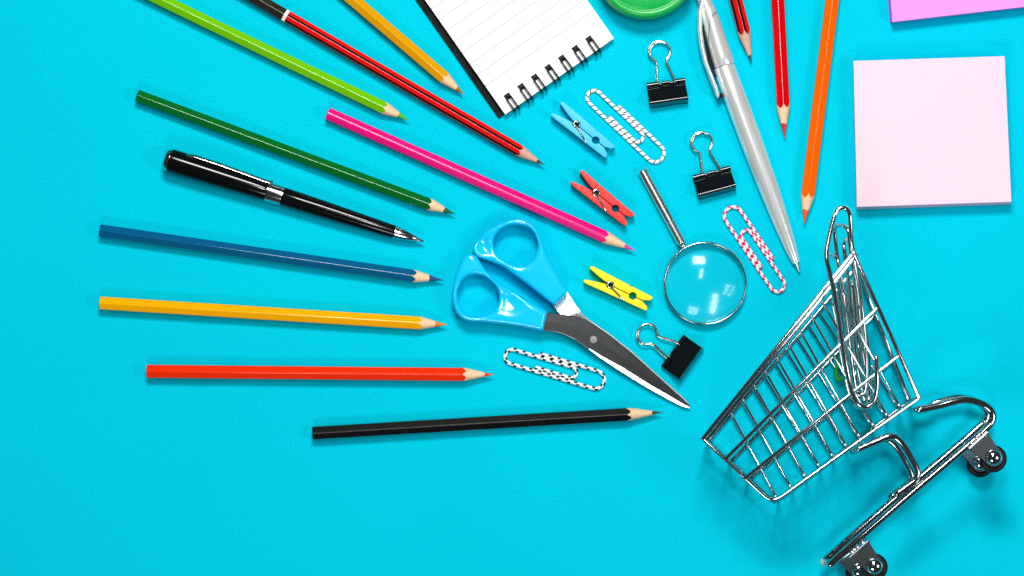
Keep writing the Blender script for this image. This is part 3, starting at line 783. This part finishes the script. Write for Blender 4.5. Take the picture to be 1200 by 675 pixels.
# ------------------------------------------------------------------ shopping cart on its side
ZN, ZF = 118.0, 3.2
cart0 = at(960, 520, 0)
cart = thing('shopping_cart', 'miniature chrome wire shopping cart lying on its side', 'shopping cart', cart0)
def lerp2(a, b_, f): return (a[0] + (b_[0] - a[0]) * f, a[1] + (b_[1] - a[1]) * f)
def seg3(a, za, b_, zb_): return [at(a[0], a[1], za), at(b_[0], b_[1], zb_)]
near = dict(r0=(823.5, 514), r1=(1000, 296), R1a=(849, 539), R1b=(1027.5, 361), R2a=(871.5, 561.5), R2b=(1052.5, 417), b0=(905, 590), b1=(1077, 466.5))
far = dict(r0=(830, 517), r1=(1003, 313), R1a=(855, 542), R1b=(1023, 371), R2a=(876, 563), R2b=(1046, 423), b0=(908, 589), b1=(1065, 470))
tops = [853 + 13.3 * k for k in range(10)]
bots = [911, 928, 945, 961.5, 977.5, 993.5, 1009, 1026, 1042, 1057]
def on(a, b_, x):
    f = (x - a[0]) / (b_[0] - a[0]); return lerp2(a, b_, f)
def side(K, Z, dxt, dxb, sgn):
    mb = MB()
    lw = 2.1
    # rails
    mb.tube(seg3(K['R1a'], Z, K['R1b'], Z), lw, 12, round_ends=True)
    mb.tube(seg3(K['R2a'], Z, K['R2b'], Z), lw, 12, round_ends=True)
    # frame of the panel: front edge, rounded corner, bottom edge
    c = K['b0']; f0 = K['r0']
    d1 = lerp2(c, f0, .10); d2 = lerp2(c, K['b1'], .06); cc = lerp2(lerp2(d1, d2, .5), c, .45)
    path = [f0, lerp2(f0, c, .5), d1, cc, d2, lerp2(c, K['b1'], .5), K['b1']]
    pts = [at(f0[0] + 2, f0[1] + 2, Z - sgn * 1)] + spline([at(p[0], p[1], Z) for p in (d1, cc, d2)], 6) + [at(K['b1'][0], K['b1'][1], Z)]
    mb.tube(pts, 2.0, 12, round_ends=True)
    # back edge
    mb.tube(seg3(K['r1'], Z, K['b1'], Z), 2.5 if sgn > 0 else 2.0, 12, round_ends=True)
    zv = Z - sgn * 3.4
    for a, b_ in zip(tops, bots):
        f_ = (a - 853) / 120.0
        p = on(K['r0'], K['r1'], a + dxt * (1 - 1.2 * f_)); q = on(K['b0'], K['b1'], b_ + dxb * (1 - 5.0 * f_))
        e = lerp2(p, q, .93)
        pts = [at(p[0], p[1], zv), at(e[0], e[1], zv), at(q[0], q[1], Z - sgn * 1.2)]
        mb.tube(pts, [1.5, 1.5, 1.65] if sgn > 0 else [1.3, 1.3, 1.4], 10)
    return mb
side(near, ZN, 0, 0, 1).build('side_panel', M['chrome'], cart)
side(far, ZF, 4.0, 1.0, -1).build('side_panel', M['chrome'], cart)
# rims: twin wires on the near side, one on the far side, joined across the front
mb = MB()
for dx, dy, dz in ((0, 0, 0), (3.6, 2.6, -3)):
    mb.tube(seg3((near['r0'][0] + dx, near['r0'][1] + dy), ZN + dz, (near['r1'][0] + dx, near['r1'][1] + dy), ZN + dz), 2.3, 14, round_ends=True)
mb.tube(seg3((far['r0'][0], far['r0'][1]), ZF, (far['r1'][0], far['r1'][1]), ZF), 2.3, 14, round_ends=True)
mb.tube(seg3(near['r0'], ZN, far['r0'], ZF), 2.3, 12, round_ends=True)
mb.build('rim', M['chrome'], cart)
# front panel, bottom and back gate: wires running across from side to side
mb = MB()
for k in ('R1a', 'R2a'): mb.tube(seg3(near[k], ZN, far[k], ZF), 2.0, 10)
for f in (.25, .5, .75):
    z = ZN + (ZF - ZN) * f
    p = lerp2(near['r0'], far['r0'], f); q = lerp2(near['b0'], far['b0'], f)
    mb.tube(seg3((p[0] + 2, p[1] + 2), z, (q[0] - 2, q[1] - 2), z), 1.5, 10)
mb.build('front_panel', M['chrome'], cart)
mb = MB()
for b_ in bots:
    p = on(near['b0'], near['b1'], b_); q = on(far['b0'], far['b1'], b_ + 1.0 - 5.0 * (b_ - 911) / 146.0)
    mb.tube(seg3(p, ZN, q, ZF), 1.5, 10)
for f in (.3, .6):
    z = ZN + (ZF - ZN) * f
    mb.tube(seg3(lerp2(near['b0'], far['b0'], f), z, lerp2(near['b1'], far['b1'], f), z), 1.6, 10)
mb.build('bottom_panel', M['chrome'], cart)
mb = MB()
for k in ('R1b', 'R2b', 'b1'): mb.tube(seg3(near[k], ZN, far[k], ZF), 2.0, 10)
for f in (.82,):
    z = ZN + (ZF - ZN) * f
    mb.tube(seg3(lerp2(near['r1'], far['r1'], f), z, lerp2(near['b1'], far['b1'], f), z), 1.6, 10)
mb.build('rear_gate', M['chrome'], cart)
mb = MB(); mb.tube(seg3(near['r1'], ZN + 2, far['r1'], ZF), 3.2, 14, round_ends=True); mb.build('push_handle', M['chrome'], cart)
# chassis tubes
base_n = [(1077, 480), (1088, 478), (1102, 475), (1116, 471), (1129, 468.5), (1142, 470), (1153, 474.5), (1161, 481), (1163.5, 489), (1160, 497.5), (1152, 506)]
base_tail = [(1133, 522.8), (1071, 575), (1010, 628), (973, 661.5)]
brk = [(1006, 526), (1014, 522.5), (1027, 517.2), (1038, 512.5), (1046, 511.6), (1053, 515.5), (1060, 524), (1067, 535.5), (1074, 549), (1075, 556.5), (1071, 563.5), (1062, 570.5), (1051, 578.5)]
def frame(z, off, r_, offb):
    mb = MB()
    pts = [at(x + off(x, y)[0], y + off(x, y)[1], z) for x, y in base_n]
    pts = spline(pts, 5) + [at(x + off(x, y)[0], y + off(x, y)[1], z) for x, y in base_tail]
    mb.tube(pts, r_, 18, round_ends=True)
    o_ = mb.build('chassis_tube', M['chrome_tube'], cart)
    m2 = MB(); m2.tube(spline([at(x + offb[0], y + offb[1], z + 0.5) for x, y in brk], 5), r_ * .93, 16, round_ends=True)
    m2.build('bracket_tube', M['chrome_tube'], cart)
frame(100, lambda x, y: (0, 0), 4.4, (0, 0))
frame(24, lambda x, y: (-6.5, -4.5 + (2 if y < 500 else 0)) if x > 1090 or y > 500 else (-1, 1), 4.2, (-7, 3.5))
# tube stubs welded across to the bottom of the basket, and cross bars
mb = MB()
for ca, cb in (((1077, 480), (1069, 481)), ((1005, 526), (999, 529.5)), ((974, 660.5), (967.5, 656))):
    mb = MB(); mb.tube([at(ca[0], ca[1], 100), at(cb[0], cb[1], 24)], 3.0, 12); mb.build('cross_bar', M['chrome_tube'], cart)
mb = MB(); mb.lathe(at(966.5, 657.5, 24), (-.72, -.62, 0), [(0, 4.8), (3, 4.8), (5, 3.8), (6, 2)], 20); mb.build('end_cap', M['cap_rubber'], cart, .6)
def caster(hx, hy, ang, z, pl=24.0):
    """bracket runs from the tube toward hub hx, hy; ang image direction tube -> hub, degrees"""
    c = at(hx, hy, z)
    d = Vector((math.cos(math.radians(ang)), -math.sin(math.radians(ang)), 0)); nrm = Vector((-d.y, d.x, 0))
    root = bpy.data.objects.new('caster', None); COL.objects.link(root); root.parent = cart; root.location = c - cart0
    root.empty_display_size = .005
    mb = MB()
    for zz in (7.0, -7.0):
        out = []
        for k in range(13):
            a = -PI / 2 + PI * k / 12; out.append((10.6 * math.cos(a), 10.6 * math.sin(a)))
        out += [(-8, 11.0), (-pl, 13.6), (-pl, -13.6), (-8, -11.0)]
        lo = [c + (d * x + nrm * y) * S + Vector((0, 0, (zz - .8) * S)) for x, y in out]
        hi = [c + (d * x + nrm * y) * S + Vector((0, 0, (zz + .8) * S)) for x, y in out]
        mb.loft([lo, hi], sm=False)
    mb.box(c - d * (pl - 0.2) * S, d * .8 * S, nrm * 15 * S, Vector((0, 0, 6.1 * S)))
    # folded lip and swivel rivet line next to the tube
    mb.tube([c - d * (pl + 1.5) * S - nrm * 14 * S + Vector((0, 0, 6 * S)), c - d * (pl + 1.5) * S + nrm * 14 * S + Vector((0, 0, 6 * S))], 2.0, 10)
    for q in (-8, 0, 8):
        mb.lathe(c - d * (pl + 4) * S + nrm * q * S + Vector((0, 0, 3 * S)), (0, 0, 1), [(0, 2.6), (3, 2.6), (4.2, 1.6), (4.6, .2)], 10)
    mb.build('fork', M['fork_plate'], root, .6)
    mb = MB(); R_ = 12.3; r_ = 3.4; rr = []
    for k in range(48):
        a = 2 * PI * k / 48
        rr.append([c + d * 2.0 * S - nrm * .8 * S + Vector(((R_ + r_ * math.cos(q)) * math.cos(a) * S, (R_ + r_ * math.cos(q)) * math.sin(a) * S, 1.25 * r_ * math.sin(q) * S)) for q in [2 * PI * i / 14 for i in range(14)]])
    mb.rings(rr, closed=True); mb.build('tyre', M['rubber'], root)
    mb = MB(); mb.lathe(c + d * 2.0 * S - nrm * .8 * S + Vector((0, 0, -4.2 * S)), (0, 0, 1), [(0, 2), (.1, 10), (8.4, 10), (8.5, 2)], 32); mb.build('wheel_disc', M['black_matt'], root, .6)
    mb = MB(); mb.lathe(c + Vector((0, 0, 7.6 * S)), (0, 0, 1), [(0, 9.2), (1.4, 9.2)] + [(1.4 + 5.6 * math.sin(a), 8.8 * math.cos(a)) for a in [PI / 2 * k / 9 for k in range(10)]], 32); mb.build('hub_cap', M['chrome_tube'], root)
    return root
caster(1163, 535.5, 48, 98)
caster(1023.5, 662.5, 48, 98)
caster(1148, 541.5, 56, 20, 21)
caster(1006, 668, 56, 20, 21)

# ------------------------------------------------------------------ silver paperclips over the cart
def silver_path(label, pts, r=2.6):
    P = spline([at(*p) for p in pts], 8)
    lo = Vector((P[0].x, P[0].y, min(p.z for p in P)))
    mb = MB(); mb.tube(P, r, 12, round_ends=True); o = mb.build('paperclip', M['clip_steel'])
    for vtx in o.data.vertices: vtx.co -= lo
    o.location = lo
    return tag(o, label, 'paperclip', 'large silver paperclips hung in the cart')
silver_path('largest silver paperclip, on top of the bunch, hooked over the cart rim', [
    (1026.8, 418.5, 130), (1027.6, 436, 131), (1027.6, 452, 131), (1025, 467, 131), (1019, 475.3, 131), (1012.5, 476.6, 131), (1005, 472.5, 131), (999, 461, 131), (995, 445, 131), (991, 425, 132), (987, 400, 132), (983, 375, 132), (978, 345, 132), (972.5, 320, 131), (968.8, 305, 131), (968.6, 294, 130), (971, 280, 129),
    (976, 259, 126), (978.8, 250.5, 125), (984, 244.2, 125), (990.5, 244, 125), (995, 249, 125), (996.4, 258, 124), (998.0, 284, 118), (1002, 306, 110), (1008, 345, 100), (1013, 390, 92), (1015, 430, 86), (1013.5, 455, 84), (1009, 463, 84), (1003.5, 458, 84), (1000, 440, 86), (994, 395, 92), (988, 345, 102)], 2.7)
def big_gem(label, T, Bp, w, zt, zb_, mirror=False, r=2.3, flip=1):
    a, c = at(T[0], T[1], zt), at(Bp[0], Bp[1], zb_)
    L = (c - a).length / S; wd = 34.0 / 21.3
    ax_ = (c - a).normalized(); sdv = Vector((-ax_.y, ax_.x, 0)).normalized(); upn = ax_.cross(sdv)
    al = math.acos(min(1, w / 34.0)) * flip
    dirw = sdv * math.cos(al) + upn * math.sin(al); nn = ax_.cross(dirw)
    mb = MB()
    pts = [a + ax_ * x * S + dirw * (y + 1) * S * wd + nn * (0.9 * math.sin(x * .06)) * S for x, y in gem(L, mirror)]
    mb.tube(pts, r, 12, round_ends=True)
    o = mb.build('paperclip', M['clip_steel'])
    for vtx in o.data.vertices: vtx.co -= a
    o.location = a
    return tag(o, label, 'paperclip', 'large silver paperclips hung in the cart')
big_gem('silver paperclip whose loop shows inside the loop of the topmost one', (983.5, 263), (1009, 474), 16, 106, 62, False, 2.4)
big_gem('silver paperclip with its round loop just above the cart rim, right of the bunch', (991.5, 280), (1017, 472), 15, 92, 50, True, 2.4, -1)
big_gem('silver paperclip furthest left in the bunch, loop beside the cart rim', (973, 298), (1006, 478), 12, 92, 48, False, 2.3)
big_gem('short silver paperclip upright inside the cart, its loop below the rim', (1000, 329), (1013, 476), 11, 80, 34, True, 2.3)
big_gem('silver paperclip leaning deepest inside the cart, under the other silver ones', (984, 335), (1022, 470), 17, 66, 26, False, 2.2, -1)
# green coated clip glimpsed behind the silver ones
mb = MB()
a, c = at(1003, 385, 14), at(984, 445, 10)
ax_ = (c - a).normalized(); sdv = Vector((-ax_.y, ax_.x, 0)).normalized(); L = (c - a).length / S
mb.tube([a + ax_ * x * S + sdv * y * S * .62 for x, y in gem(L)], 2.6, 10, round_ends=True)
o = mb.build('paperclip', M['green_coat'])
for vtx in o.data.vertices: vtx.co -= a
o.location = a
tag(o, 'green coated paperclip glimpsed behind the silver paperclips in the cart', 'paperclip')

# ------------------------------------------------------------------ light, world, camera
w = bpy.data.worlds.new('World'); scene.world = w; w.use_nodes = True
bg = w.node_tree.nodes['Background']; bg.inputs['Color'].default_value = (0.92, 0.97, 1.0, 1); bg.inputs['Strength'].default_value = 0.04
def softbox(name, loc, target, sx, sy, power, col=(1, 1, 1)):
    l = bpy.data.lights.new(name, 'AREA'); l.shape = 'RECTANGLE'; l.size = sx; l.size_y = sy; l.energy = power; l.color = col
    o = bpy.data.objects.new(name, l); COL.objects.link(o); o.location = loc
    d = Vector(target) - Vector(loc); o.rotation_euler = d.to_track_quat('-Z', 'Y').to_euler()
    return o
softbox('softbox_key', (0.0, 0.66, 0.98), (-0.05, 0.0, 0), 0.34, 0.24, 11.6, (1, 1.0, 0.94))
softbox('softbox_side', (0.74, -0.16, 0.80), (0.05, 0, 0), 0.26, 0.26, 2.6, (0.93, 0.97, 1))
softbox('softbox_fill', (-0.14, -0.72, 0.85), (0, 0, 0), 0.26, 0.24, 2.7, (0.97, 1, 1))
softbox('strip_light', (0.06, 0.27, 1.06), (0.0, 0.0, 0), 0.06, 0.26, 2.2, (1, 1, 1))

cam = bpy.data.cameras.new('camera'); co = bpy.data.objects.new('camera', cam); COL.objects.link(co)
co.location = (0, 0, H * S); co.rotation_euler = (0, 0, 0)
cam.sensor_width = 36; cam.lens = 36 * H / 1200.0; cam.clip_start = .01; cam.clip_end = 20
scene.camera = co
scene.render.resolution_x = 1024; scene.render.resolution_y = 576
scene.render.engine = 'CYCLES'
scene.view_settings.view_transform = 'Standard'; scene.view_settings.look = 'None'; scene.view_settings.exposure = 0
